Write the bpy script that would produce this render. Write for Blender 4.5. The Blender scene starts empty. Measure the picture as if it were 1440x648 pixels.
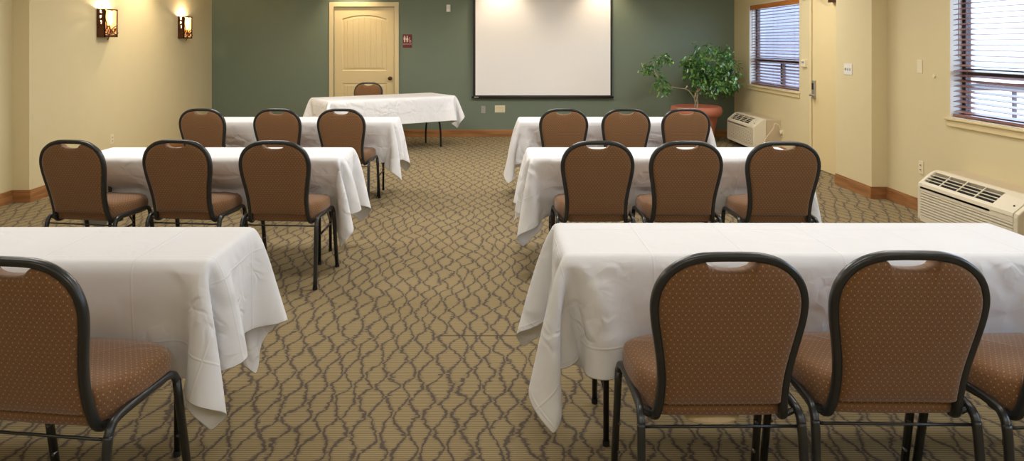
import bpy, bmesh, math, random
import numpy as np
from mathutils import Vector, Matrix
S = bpy.context.scene
C = S.collection
PI = math.pi
# ------------------------------------------------------------ camera
F = 980.0                                  # focal length in pixels of the 1440 px wide frame
cam_d = bpy.data.cameras.new('camera'); cam = bpy.data.objects.new('camera', cam_d); C.objects.link(cam)
cam.location = (0, 0, 1.5); cam.rotation_euler = (PI/2, 0, 0)
cam_d.sensor_width = 36; cam_d.lens = F/1440*36
cam_d.shift_x = 20/1440; cam_d.shift_y = -262/1440
cam_d.clip_start = 0.05; cam_d.clip_end = 300
S.camera = cam
S.view_settings.view_transform = 'Standard'; S.view_settings.look = 'None'
S.view_settings.gamma = 1; S.view_settings.use_curve_mapping = False
S.view_settings.exposure = 0.14
# ------------------------------------------------------------ world and lights
W = bpy.data.worlds.new('sky'); S.world = W; W.use_nodes = True
bg = W.node_tree.nodes['Background']; bg.inputs[0].default_value = (0.56, 0.73, 1.0, 1); bg.inputs[1].default_value = 7.0

def light(name, typ, loc, energy, color, rot=(0, 0, 0), **kw):
    d = bpy.data.lights.new(name, typ); d.energy = energy; d.color = color
    for k, v in kw.items(): setattr(d, k, v)
    o = bpy.data.objects.new(name, d); C.objects.link(o); o.location = loc; o.rotation_euler = rot
    return o
light('sun', 'SUN', (0, -5, 20), 4.0, (1.0, 0.93, 0.82), (math.radians(48), 0, math.radians(-18)), angle=0.02)
CEIL = 2.72
WARM = (1.0, 0.80, 0.56)
for x, y, e in ((-2.9, -1.1, 25), (0.0, -1.1, 28), (2.5, -1.1, 22), (-2.4, 2.4, 12), (0.4, 2.4, 11), (2.3, 2.4, 11), (-2.9, 4.8, 32), (0.0, 5.0, 34), (2.5, 4.8, 29),
                (-2.6, 8.2, 42), (0.2, 8.2, 48), (2.5, 8.2, 42)):
    light('ceiling_panel_light', 'AREA', (x, y, CEIL-0.02), e, (1.0, 0.975, 0.94), (0, 0, 0), shape='RECTANGLE', size=1.1, size_y=0.55)
for x, y, e in ((-2.35, 10.95, 55), (0.05, 10.9, 42), (1.73, 10.9, 42), (-4.15, 8.75, 78)):
    light('wall_washer_light', 'SPOT', (x, y, CEIL-0.03), e, WARM, (math.radians(14) if x > -4 else 0, 0 if x > -4 else math.radians(14), 0),
          spot_size=math.radians(100), spot_blend=0.9, shadow_soft_size=0.05)
# ------------------------------------------------------------ materials
def lin(r, g, b):
    f = lambda c: (c/255/12.92) if c/255 <= 0.04045 else ((c/255+0.055)/1.055)**2.4
    return (f(r), f(g), f(b), 1)
class NT:
    def __init__(s, name):
        s.m = bpy.data.materials.new(name); s.m.use_nodes = True; s.t = s.m.node_tree
        s.b = s.t.nodes['Principled BSDF']; s.out = s.t.nodes['Material Output']
    def n(s, typ, **kw):
        nd = s.t.nodes.new(typ)
        for k, v in kw.items(): setattr(nd, k, v)
        return nd
    def l(s, a, b): s.t.links.new(a, b)
    def put(s, inp, v):
        if isinstance(v, bpy.types.NodeSocket): s.l(v, inp)
        else: inp.default_value = v
    def math(s, op, a, b=0.0, c=None):
        nd = s.n('ShaderNodeMath', operation=op); s.put(nd.inputs[0], a); s.put(nd.inputs[1], b)
        if c is not None: s.put(nd.inputs[2], c)
        return nd.outputs[0]
    def mix(s, fac, a, b):
        nd = s.n('ShaderNodeMix', data_type='RGBA'); s.put(nd.inputs[0], fac); s.put(nd.inputs[6], a); s.put(nd.inputs[7], b)
        return nd.outputs[2]
    def coord(s, kind='Object'): return s.n('ShaderNodeTexCoord').outputs[kind]
    def xyz(s, v):
        nd = s.n('ShaderNodeSeparateXYZ'); s.l(v, nd.inputs[0]); return nd.outputs
    def comb(s, x, y, z):
        nd = s.n('ShaderNodeCombineXYZ')
        for i, v in enumerate((x, y, z)): s.put(nd.inputs[i], v)
        return nd.outputs[0]
    def noise(s, vec, scale, detail=3, rough=0.5):
        nd = s.n('ShaderNodeTexNoise'); s.l(vec, nd.inputs['Vector']); nd.inputs['Scale'].default_value = scale
        nd.inputs['Detail'].default_value = detail; nd.inputs['Roughness'].default_value = rough
        return nd.outputs['Fac']
    def mapping(s, vec, scale=(1, 1, 1), rot=(0, 0, 0)):
        nd = s.n('ShaderNodeMapping'); s.l(vec, nd.inputs[0]); nd.inputs['Scale'].default_value = scale; nd.inputs['Rotation'].default_value = rot
        return nd.outputs[0]
    def bump(s, h, strength=0.3, dist=0.01):
        nd = s.n('ShaderNodeBump'); s.l(h, nd.inputs['Height']); nd.inputs['Strength'].default_value = strength
        nd.inputs['Distance'].default_value = dist; s.l(nd.outputs[0], s.b.inputs['Normal'])
    def smooth(s, v, lo, hi):
        nd = s.n('ShaderNodeMapRange', interpolation_type='SMOOTHSTEP'); s.put(nd.inputs[0], v)
        nd.inputs[1].default_value = lo; nd.inputs[2].default_value = hi
        return nd.outputs[0]
def plain(name, col, rough=0.5, metal=0.0, vary=0.06, nscale=6, bump=0.0, bscale=200, bdist=0.002, spec=0.5, coat=0):
    k = NT(name); v = k.coord()
    n = k.noise(v, nscale)
    c0 = tuple(c*(1-vary) for c in col[:3])+(1,); c1 = tuple(min(1, c*(1+vary)) for c in col[:3])+(1,)
    k.l(k.mix(n, c0, c1), k.b.inputs['Base Color'])
    k.b.inputs['Roughness'].default_value = rough; k.b.inputs['Metallic'].default_value = metal
    k.b.inputs['Specular IOR Level'].default_value = spec
    k.b.inputs['Coat Weight'].default_value = coat
    if bump: k.bump(k.noise(v, bscale, 2), bump, bdist)
    return k.m
M = {}
M['wall_beige'] = plain('beige_wall_paint', lin(212, 197, 154), 0.75, vary=0.02, bump=0.25, bscale=90)
M['wall_warm'] = plain('tan_column_paint', lin(210, 182, 140), 0.75, vary=0.02, bump=0.25, bscale=90)
M['wall_green'] = plain('green_wall_paint', lin(112, 124, 106), 0.7, vary=0.03, bump=0.25, bscale=90)
M['ceiling'] = plain('ceiling_white', lin(225, 215, 198), 0.8)
M['door_cream'] = plain('door_cream_paint', lin(222, 202, 152), 0.4, vary=0.015)
M['trim_cream'] = plain('trim_cream_paint', lin(222, 203, 156), 0.4, vary=0.015)
M['frame_black'] = plain('black_powder_coated_steel', lin(38, 40, 40), 0.3, 0.0, vary=0.15, nscale=30, bump=0.12, bscale=400, spec=0.6)
M['dark_steel'] = plain('dark_steel', lin(28, 27, 28), 0.4, 0.3)
M['grey_steel'] = plain('grey_steel', lin(120, 120, 125), 0.35, 0.8)
M['chrome'] = plain('satin_nickel', lin(176, 172, 164), 0.35, 0.6)
M['black_rubber'] = plain('black_rubber', lin(20, 20, 20), 0.7)
M['ptac'] = plain('heater_beige_plastic', lin(218, 208, 182), 0.45, vary=0.02)
M['ptac_sleeve'] = plain('heater_sleeve_beige', lin(196, 178, 146), 0.5, vary=0.02)
M['ptac_dark'] = plain('heater_dark_inside', lin(30, 27, 22), 0.8)
M['plate'] = plain('ivory_cover_plate', lin(226, 214, 180), 0.4, vary=0.01)
M['plate_white'] = plain('white_plastic', lin(225, 222, 212), 0.4, vary=0.01)
M['screen_white'] = plain('projection_fabric', lin(242, 240, 238), 0.85, vary=0.005)
M['screen_black'] = plain('screen_border_black', lin(28, 26, 28), 0.6)
M['terracotta'] = plain('terracotta', lin(188, 112, 84), 0.6, vary=0.08, nscale=12, bump=0.1, bscale=60)
M['soil'] = plain('potting_soil', lin(60, 45, 34), 0.95, vary=0.3, nscale=60, bump=0.8, bscale=80, bdist=0.01)
M['bark'] = plain('pale_bark', lin(178, 160, 132), 0.8, vary=0.15, nscale=40, bump=0.4, bscale=60)
M['bronze'] = plain('oil_rubbed_bronze', lin(96, 62, 42), 0.35, 0.7, vary=0.15, nscale=40, bump=0.4, bscale=120)
M['win_frame'] = plain('dark_bronze_aluminium', lin(62, 50, 50), 0.4, 0.3)
M['jamb_white'] = plain('window_jamb_white', lin(226, 222, 214), 0.5)
M['maroon'] = plain('maroon_sign_plastic', lin(104, 26, 24), 0.4)
M['sign_white'] = plain('sign_pale_lettering', lin(232, 205, 190), 0.5)
M['cord'] = plain('cream_cord', lin(222, 208, 176), 0.5)
M['tan_lining'] = plain('tan_lining', lin(222, 200, 160), 0.8)
M['concrete'] = plain('pale_concrete', lin(205, 205, 208), 0.9, vary=0.1, nscale=2)
M['table_top'] = plain('grey_table_laminate', lin(190, 186, 178), 0.5)
M['seam'] = plain('carpet_seam_dark', lin(70, 55, 42), 0.95)
M['grey_plastic'] = plain('grey_plastic', lin(140, 146, 160), 0.5)
# leaf
def leafmat():
    k = NT('glossy_green_leaf'); v = k.coord(); n = k.noise(v, 9, 2); n2 = k.noise(v, 60, 1)
    c = k.mix(k.smooth(n, 0.35, 0.65), lin(50, 98, 44), lin(122, 156, 72))
    c = k.mix(k.smooth(n2, 0.45, 0.7), c, lin(66, 124, 66))
    k.l(c, k.b.inputs['Base Color']); k.b.inputs['Roughness'].default_value = 0.22
    k.b.inputs['Specular IOR Level'].default_value = 0.9
    return k.m
M['leaf'] = leafmat()
# wood
def woodmat(name, a, b, axis=0, rough=0.4, sc=1.0):
    k = NT(name); v = k.coord()
    s = [22*sc]*3; s[axis] = 1.6*sc
    m = k.mapping(v, tuple(s)); n = k.noise(m, 1.0, 5, 0.65); n2 = k.noise(v, 3.0, 2)
    c = k.mix(k.smooth(n, 0.3, 0.7), a, b); c = k.mix(k.math('MULTIPLY', n2, 0.45), c, tuple(x*0.55 for x in a[:3])+(1,))
    k.l(c, k.b.inputs['Base Color']); k.b.inputs['Roughness'].default_value = rough; k.bump(n, 0.08, 0.002)
    return k.m
M['wood_base'] = woodmat('stained_pine_baseboard_x', lin(138, 90, 50), lin(186, 132, 80), 0)
M['wood_base_y'] = woodmat('stained_pine_baseboard_y', lin(138, 90, 50), lin(186, 132, 80), 1)
M['wood_valance'] = woodmat('honey_wood_valance', lin(168, 96, 36), lin(206, 134, 62), 1)
M['wood_slat'] = woodmat('brown_wood_slat', lin(120, 84, 78), lin(160, 112, 98), 1, 0.35)
# carpet
def carpetmat():
    k = NT('vine_patterned_carpet'); v = k.coord(); o = k.xyz(v)
    n1 = k.noise(k.mapping(v, (1, 0.8, 1)), 2.2, 2); n2 = k.noise(v, 13, 3, 0.6); n3 = k.noise(k.mapping(v, (1, 1, 1)), 90, 2)
    q = k.math('ROUND', k.math('DIVIDE', o[1], 0.0125)); row = k.comb(k.math('MULTIPLY', o[0], 6), k.math('MULTIPLY', q, 3.17), 0)
    nr = k.noise(row, 1.7, 2)                                  # jitter that changes from rib to rib
    x = k.math('ADD', o[0], k.math('MULTIPLY', k.math('SUBTRACT', n1, 0.5), 0.16))
    x = k.math('ADD', x, k.math('MULTIPLY', k.math('SUBTRACT', n2, 0.5), 0.052))
    x = k.math('ADD', x, k.math('MULTIPLY', k.math('SUBTRACT', nr, 0.5), 0.028))
    y = k.math('ADD', o[1], k.math('MULTIPLY', k.math('SUBTRACT', k.noise(v, 3.1, 1), 0.5), 0.20))
    P = 0.056
    kk = k.math('ROUND', k.math('DIVIDE', x, P))
    par = k.math('SUBTRACT', 1.0, k.math('MULTIPLY', 2.0, k.math('PINGPONG', kk, 1.0)))
    wave = k.math('MULTIPLY', k.math('SINE', k.math('MULTIPLY', y, 2*PI/0.25)), 0.018)
    d = k.math('ABSOLUTE', k.math('SUBTRACT', k.math('SUBTRACT', x, k.math('MULTIPLY', kk, P)), k.math('MULTIPLY', par, wave)))
    w = k.math('ADD', 0.0012, k.math('MULTIPLY', n2, 0.006))
    w = k.math('ADD', w, k.math('MULTIPLY', k.math('SUBTRACT', nr, 0.5), 0.012))
    line = k.math('SUBTRACT', 1.0, k.smooth(k.math('SUBTRACT', d, w), -0.002, 0.004))
    halo = k.math('SUBTRACT', 1.0, k.smooth(d, 0.003, 0.020))
    # short dark dashes along the ribs
    dash = k.math('MULTIPLY', k.smooth(k.noise(k.comb(k.math('MULTIPLY', o[0], 22), k.math('MULTIPLY', q, 5.3), 0), 1.0, 0), 0.62, 0.66), halo)
    rib = k.math('MULTIPLY_ADD', k.math('SINE', k.math('MULTIPLY', o[1], 2*PI/0.0125)), 0.5, 0.5)
    base = k.mix(rib, lin(108, 94, 68), lin(168, 149, 110))
    base = k.mix(k.math('MULTIPLY', n3, 0.5), base, lin(146, 130, 98))
    base = k.mix(k.math('MULTIPLY', halo, 0.45), base, lin(112, 98, 78))
    dark = k.mix(n3, lin(66, 58, 55), lin(98, 88, 80))
    m = k.math('MAXIMUM', line, k.math('MULTIPLY', dash, 0.85))
    m = k.math('MULTIPLY', m, 0.88)
    k.l(k.mix(m, base, dark), k.b.inputs['Base Color'])
    k.b.inputs['Roughness'].default_value = 0.95; k.b.inputs['Specular IOR Level'].default_value = 0.1
    k.bump(k.math('ADD', rib, k.math('MULTIPLY', n3, 0.6)), 0.5, 0.002)
    return k.m
M['carpet'] = carpetmat()
# chair fabric
def fabricmat(name, vert):
    k = NT(name); v = k.coord(); o = k.xyz(v); nn = k.xyz(k.coord('Normal'))
    if vert: u = o[0]; w = o[2]
    else:                                                  # pattern follows the top, the rear edge and the sides
        sx = k.math('GREATER_THAN', k.math('ABSOLUTE', nn[0]), 0.72); sz = k.math('LESS_THAN', k.math('ABSOLUTE', nn[2]), 0.62)
        mixf = lambda f, a, b: k.math('ADD', k.math('MULTIPLY', a, k.math('SUBTRACT', 1.0, f)), k.math('MULTIPLY', b, f))
        u = mixf(sx, o[0], o[1]); w = mixf(k.math('MAXIMUM', sx, sz), o[1], o[2])
    cs = lambda a, p, ph=0: k.math('COSINE', k.math('MULTIPLY_ADD', a, 2*PI/p, ph))
    f = k.math('MULTIPLY', cs(u, 0.0185), cs(w, 0.0255))
    dots = k.smooth(f, 0.80, 0.92)
    g = k.math('MULTIPLY', cs(u, 0.0185, PI), cs(w, 0.01275))
    dd = k.smooth(g, 0.35, 0.8)
    n = k.noise(v, 500, 2)
    c = k.mix(n, lin(108, 76, 46), lin(136, 97, 61))
    c = k.mix(k.math('MULTIPLY', dd, 0.35), c, lin(82, 50, 32))
    c = k.mix(k.math('MULTIPLY', dots, 0.75), c, lin(196, 150, 104))
    k.l(c, k.b.inputs['Base Color']); k.b.inputs['Roughness'].default_value = 0.8
    k.b.inputs['Sheen Weight'].default_value = 0.25; k.b.inputs['Sheen Roughness'].default_value = 0.5
    k.b.inputs['Specular IOR Level'].default_value = 0.25
    k.bump(n, 0.3, 0.001)
    return k.m
M['fabric_back'] = fabricmat('brown_dotted_fabric_back', True)
M['fabric_seat'] = fabricmat('brown_dotted_fabric_seat', False)
# tablecloth
def clothmat():
    k = NT('white_cotton_tablecloth'); v = k.coord(); uv = k.coord('UV')
    d = k.noise(uv, 3.1, 2)
    # crumple: two warped cell patterns give soft facets with sharper creases between them
    def crease(scale, warp, seed):
        wv = k.n('ShaderNodeTexNoise', noise_dimensions='3D'); k.l(k.mapping(uv, (1, 1, 1)), wv.inputs['Vector']); wv.inputs['Scale'].default_value = warp; wv.inputs['Detail'].default_value = 2
        ad = k.n('ShaderNodeVectorMath', operation='MULTIPLY_ADD'); k.l(wv.outputs['Color'], ad.inputs[0]); ad.inputs[1].default_value = (0.25, 0.25, 0.25); k.l(uv, ad.inputs[2])
        vo = k.n('ShaderNodeTexVoronoi', feature='DISTANCE_TO_EDGE'); k.l(k.mapping(ad.outputs[0], (1, 1, 1), (0, 0, seed)), vo.inputs['Vector']); vo.inputs['Scale'].default_value = scale
        return vo.outputs['Distance']
    c1 = k.smooth(crease(5.0, 4.0, 0.4), 0.0, 0.22); c2 = k.smooth(crease(9.0, 6.0, 1.3), 0.0, 0.18)
    h = k.math('ADD', k.math('MULTIPLY', c1, k.smooth(d, 0.35, 0.65)), k.math('MULTIPLY', c2, k.math('MULTIPLY', k.smooth(k.noise(uv, 4.3, 1), 0.5, 0.66), 0.5)))
    o = k.xyz(uv)                                          # pressed fold lines from storage
    fx = k.math('ABSOLUTE', k.math('SUBTRACT', k.math('FRACT', k.math('DIVIDE', o[0], 0.34)), 0.5)); fy = k.math('ABSOLUTE', k.math('SUBTRACT', k.math('FRACT', k.math('DIVIDE', o[1], 0.33)), 0.5))
    fold = k.math('SUBTRACT', 1.0, k.math('MINIMUM', k.smooth(fx, 0.0, 0.018), k.smooth(fy, 0.0, 0.018)))
    fine = k.noise(uv, 600, 1)
    k.l(k.mix(d, lin(232, 231, 231), lin(238, 238, 239)), k.b.inputs['Base Color'])
    k.b.inputs['Roughness'].default_value = 0.85; k.b.inputs['Specular IOR Level'].default_value = 0.2
    k.b.inputs['Sheen Weight'].default_value = 0.1
    h = k.math('MULTIPLY', h, k.math('SUBTRACT', 1.0, k.math('MULTIPLY', k.smooth(k.xyz(v)[2], 0.71, 0.745), 0.85)))      # the top lies taut
    hh = k.math('ADD', k.math('ADD', h, k.math('MULTIPLY', fold, 0.16)), k.math('MULTIPLY', fine, 0.015))
    k.bump(hh, 0.6, 0.011)
    return k.m
M['cloth'] = clothmat()
def glassmat():
    k = NT('window_glass'); t = k.n('ShaderNodeBsdfTransparent'); g = k.n('ShaderNodeBsdfGlossy'); g.inputs['Roughness'].default_value = 0.02
    lw = k.n('ShaderNodeLayerWeight'); lw.inputs[0].default_value = 0.5; mx = k.n('ShaderNodeMixShader')
    t.inputs[0].default_value = (0.95, 0.98, 0.98, 1)
    k.l(k.math('MULTIPLY_ADD', k.math('POWER', lw.outputs['Facing'], 4.0), 0.5, 0.03), mx.inputs[0]); k.l(t.outputs[0], mx.inputs[1]); k.l(g.outputs[0], mx.inputs[2]); k.l(mx.outputs[0], k.out.inputs[0])
    return k.m
M['glass'] = glassmat()
def emit(name, col, st):
    k = NT(name); k.b.inputs['Emission Color'].default_value = col; k.b.inputs['Emission Strength'].default_value = st
    k.b.inputs['Base Color'].default_value = col
    return k.m
M['lamp_bulb'] = emit('lit_bulb', (1.0, 0.72, 0.38, 1), 160)
def micamat():
    k = NT('amber_mica_shade'); v = k.coord(); n = k.noise(v, 35, 4, 0.7)
    c = k.mix(k.smooth(n, 0.35, 0.65), lin(248, 224, 180), lin(255, 246, 228))
    tl = k.n('ShaderNodeBsdfTranslucent'); k.l(c, tl.inputs[0]); k.l(c, k.b.inputs['Base Color'])
    mx = k.n('ShaderNodeMixShader'); mx.inputs[0].default_value = 0.88
    k.l(k.b.outputs[0], mx.inputs[1]); k.l(tl.outputs[0], mx.inputs[2]); k.l(mx.outputs[0], k.out.inputs[0])
    k.b.inputs['Roughness'].default_value = 0.3
    return k.m
M['mica'] = micamat()
def sidingmat(name, a, b, pitch):
    k = NT(name); v = k.coord(); o = k.xyz(v)
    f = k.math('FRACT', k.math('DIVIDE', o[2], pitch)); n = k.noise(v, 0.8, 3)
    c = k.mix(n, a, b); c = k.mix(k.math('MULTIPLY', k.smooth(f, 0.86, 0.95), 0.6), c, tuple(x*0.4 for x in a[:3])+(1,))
    k.l(c, k.b.inputs['Base Color']); k.b.inputs['Roughness'].default_value = 0.8
    return k.m
M['siding_grey'] = sidingmat('grey_lap_siding', lin(100, 100, 114), lin(128, 128, 142), 0.18)
M['siding_pale'] = sidingmat('pale_lap_siding', lin(206, 196, 198), lin(226, 216, 216), 0.2)
M['roof_red'] = plain('red_brown_roof', lin(150, 96, 90), 0.8)
M['dark_hedge'] = plain('hedge_green', lin(56, 66, 52), 0.9, vary=0.4, nscale=8)
# ------------------------------------------------------------ mesh helpers
def obj(name, bm, mat, parent=None, smooth=False, bevel=0, sub=0, loc=None):
    me = bpy.data.meshes.new(name); bmesh.ops.recalc_face_normals(bm, faces=bm.faces); bm.to_mesh(me); bm.free()
    if smooth: me.polygons.foreach_set('use_smooth', [True]*len(me.polygons))
    for m in (mat if isinstance(mat, (list, tuple)) else [mat]): me.materials.append(m)
    o = bpy.data.objects.new(name, me); C.objects.link(o)
    if parent: o.parent = parent
    if loc: o.location = loc
    if bevel:
        b = o.modifiers.new('bevel', 'BEVEL'); b.width = bevel; b.segments = 2; b.limit_method = 'ANGLE'; b.angle_limit = math.radians(40)
    if sub:
        s = o.modifiers.new('sub', 'SUBSURF'); s.levels = sub; s.render_levels = sub
    return o
def tag(o, label, cat, group=None, kind=None):
    if label: o['label'] = label
    if cat: o['category'] = cat
    if group: o['group'] = group
    if kind: o['kind'] = kind
    return o
def thing(name, label, cat, loc=(0, 0, 0), rotz=0, group=None):
    o = bpy.data.objects.new(name, None); C.objects.link(o); o.location = loc; o.rotation_euler = (0, 0, rotz); o.empty_display_size = 0.1
    return tag(o, label, cat, group)
def struct(name, bm, mat, label=None, parent=None, **kw):
    o = obj(name, bm, mat, parent, **kw)
    if not parent:
        o['kind'] = 'structure'
        if label: o['label'] = label
    return o
def B(): return bmesh.new()
def box(bm, x0, x1, y0, y1, z0, z1, rot=None, org=None):
    vs = [bm.verts.new((x, y, z)) for x in (x0, x1) for y in (y0, y1) for z in (z0, z1)]
    for f in ((0, 1, 3, 2), (4, 6, 7, 5), (0, 4, 5, 1), (2, 3, 7, 6), (0, 2, 6, 4), (1, 5, 7, 3)): bm.faces.new([vs[i] for i in f])
    if rot is not None: bmesh.ops.rotate(bm, verts=vs, cent=org or (0, 0, 0), matrix=rot)
    return bm
def prism(bm, pts, z0, z1):
    a = [bm.verts.new((x, y, z0)) for x, y in pts]; b = [bm.verts.new((x, y, z1)) for x, y in pts]; n = len(pts)
    bm.faces.new(a[::-1]); bm.faces.new(b)
    for i in range(n): bm.faces.new((a[i], a[(i+1) % n], b[(i+1) % n], b[i]))
    return bm
def tube(bm, pts, ra, rb=None, n=10, closed=False, up=(0, 1, 0), caps=True, power=2.0):
    """sweep an ellipse (ra across, rb along 'up') along the points"""
    rb = ra if rb is None else rb
    P = [Vector(p) for p in pts]; up = Vector(up); rings = []; m = len(P)
    for i, p in enumerate(P):
        a = P[(i-1) % m] if (closed or i) else P[0]; b = P[(i+1) % m] if (closed or i < m-1) else P[-1]
        t = (b-a).normalized(); u = (up - t*up.dot(t))
        if u.length < 1e-3: u = Vector((1, 0, 0)) - t*t.x
        u.normalize(); s = t.cross(u)
        r1 = ra[i] if isinstance(ra, (list, tuple)) else ra; r2 = rb[i] if isinstance(rb, (list, tuple)) else rb
        ring = []
        for j in range(n):
            th = 2*PI*(j+0.5)/n; c, q = math.cos(th), math.sin(th)
            if power != 2.0:
                c = math.copysign(abs(c)**(2/power), c); q = math.copysign(abs(q)**(2/power), q)
            ring.append(bm.verts.new(p + s*(r1*c) + u*(r2*q)))
        rings.append(ring)
    for i in range(m if closed else m-1):
        A, Bq = rings[i], rings[(i+1) % m]
        for j in range(n): bm.faces.new((A[j], A[(j+1) % n], Bq[(j+1) % n], Bq[j]))
    if caps and not closed: bm.faces.new(rings[0][::-1]); bm.faces.new(rings[-1])
    return bm
def lathe(bm, prof, n=40, c=(0, 0)):
    rings = []
    for r, z in prof:
        rings.append([bm.verts.new((c[0]+r*math.cos(2*PI*j/n), c[1]+r*math.sin(2*PI*j/n), z)) for j in range(n)])
    for A, Q in zip(rings, rings[1:]):
        for j in range(n): bm.faces.new((A[j], A[(j+1) % n], Q[(j+1) % n], Q[j]))
    bm.faces.new(rings[0][::-1]); bm.faces.new(rings[-1])
    return bm
def catmull(pts, k=6):
    P = [Vector(p) for p in pts]; out = []
    for i in range(len(P)-1):
        p0 = P[max(i-1, 0)]; p1 = P[i]; p2 = P[i+1]; p3 = P[min(i+2, len(P)-1)]
        for j in range(k):
            t = j/k; out.append(0.5*((2*p1)+(p2-p0)*t+(2*p0-5*p1+4*p2-p3)*t*t+(3*p1-p0-3*p2+p3)*t**3))
    out.append(P[-1]); return out
def dup(root, loc, rotz, label, group=None, cat=None):
    def cp(o, par):
        c = o.copy(); C.objects.link(c); c.parent = par
        for ch in list(o.children):
            cp(ch, c)
        return c
    kids = list(root.children)
    r = root.copy(); C.objects.link(r)
    for ch in kids: cp(ch, r)
    r.location = loc; r.rotation_euler = (0, 0, rotz); r['label'] = label
    if group: r['group'] = group
    return r
# ------------------------------------------------------------ room shell
YB = 11.30; XL = -4.637; XD = 3.835; XM = 3.782; XP = 3.632; YF = -2.6
struct('floor', box(B(), -5.2, 4.3, YF-0.2, YB+0.2, -0.1, 0), M['carpet'], 'tan ribbed carpet with dark wavy vine pattern')
struct('ceiling', box(B(), -5.2, 4.3, YF-0.2, YB+0.2, CEIL, CEIL+0.1), M['ceiling'])
bm = B()
d1x0, d1x1, d1z = -2.657, -1.676, 2.10
box(bm, -5.0, d1x0, YB, YB+0.15, 0, CEIL); box(bm, d1x1, 4.2, YB, YB+0.15, 0, CEIL); box(bm, d1x0, d1x1, YB, YB+0.15, d1z, CEIL)
box(bm, d1x0, d1x1, YB+0.10, YB+0.15, 0, d1z)
struct('wall_back', bm, M['wall_green'], 'green painted back wall')
def XLW(y): return -4.45 - 0.04*(y-6.62)
struct('wall_left', prism(B(), [(-4.45, 6.62), (XL, YB), (-5.0, YB), (-5.0, 6.62)], 0, CEIL), M['wall_beige'], 'beige wall with two sconces')
struct('wall_left_near', prism(B(), [(-4.614, YF), (-4.614, 6.62), (-5.0, 6.62), (-5.0, YF)], 0, CEIL), M['wall_beige'])
struct('wall_front', box(B(), -5.0, 4.2, YF-0.12, YF, 0, CEIL), M['wall_beige'])
# right side: window_1 in the door wall, projecting pier, window_2 in the near wall
W1 = (8.86, 10.62, 0.89, 2.09); W2 = (4.05, 5.83, 0.89, 2.09); W3 = (0.3, 2.1, 0.89, 2.09); DR = (7.58, 8.51, 0.0, 2.06)
def wall_with_holes(name, x, y0, y1, holes, mat, label):
    bm = B(); T = 0.16; cur = y0
    for (a, b, z0, z1) in sorted(holes):
        box(bm, x, x+T, cur, a, 0, CEIL)
        if z0 > 0: box(bm, x, x+T, a, b, 0, z0)
        box(bm, x, x+T, a, b, z1, CEIL); cur = b
    box(bm, x, x+T, cur, y1, 0, CEIL)
    return struct(name, bm, mat, label)
wall_with_holes('wall_right', XD, 7.48, YB, [W1, DR], M['wall_beige'], 'cream wall with the door and far window')
struct('wall_pier', box(B(), XP, 4.0, 6.77, 7.48, 0, CEIL), M['wall_beige'], 'projecting cream pier beside the door')
wall_with_holes('wall_right_near', XM, YF, 6.77, [W3, W2], M['wall_beige'], 'beige wall with the near window')
# baseboards
def bboard(name, pts, mat, h=0.115, t=0.018):
    bm = B()
    (x0, y0), (x1, y1) = pts; d = Vector((x1-x0, y1-y0)); n = Vector((d.y, -d.x)).normalized()*t     # to the right of travel
    prism(bm, [(x0, y0), (x1, y1), (x1+n.x, y1+n.y), (x0+n.x, y0+n.y)], 0, h-0.012)
    prism(bm, [(x0, y0), (x1, y1), (x1+n.x*0.6, y1+n.y*0.6), (x0+n.x*0.6, y0+n.y*0.6)], h-0.012, h)
    return struct(name, bm, mat, bevel=0.002)
bboard('baseboard_back', [(-1.603, YB), (XD, YB)], M['wood_base'])
bboard('baseboard_back_left', [(XL, YB), (-2.733, YB)], M['wood_base'])
bboard('baseboard_left', [(-4.45, 6.62), (XL, YB)], M['wood_base_y'])
bboard('baseboard_left_column', [(-4.614, 6.62), (-4.43, 6.62)], M['wood_base'])
bboard('baseboard_left_near', [(-4.614, YF), (-4.614, 6.62)], M['wood_base_y'])
bboard('baseboard_right_far', [(XD, YB), (XD, 8.57)], M['wood_base_y'])
bboard('baseboard_pier', [(XP, 7.48), (XP, 6.771)], M['wood_base_y'])
bboard('baseboard_pier_end', [(XP-0.018, 6.77), (XM, 6.77)], M['wood_base'])
bboard('baseboard_right_near', [(XM, 6.77), (XM, 5.70)], M['wood_base_y'])
bboard('baseboard_right_front', [(XM, 4.52), (XM, YF)], M['wood_base_y'])
# carpet seam (thin dark joint lying in the pile)
struct('trim_seam', box(B(), -0.30, 0.30, 3.583, 3.589, -0.002, 0.0012), M['seam'], 'dark straight carpet seam across the aisle')
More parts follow.
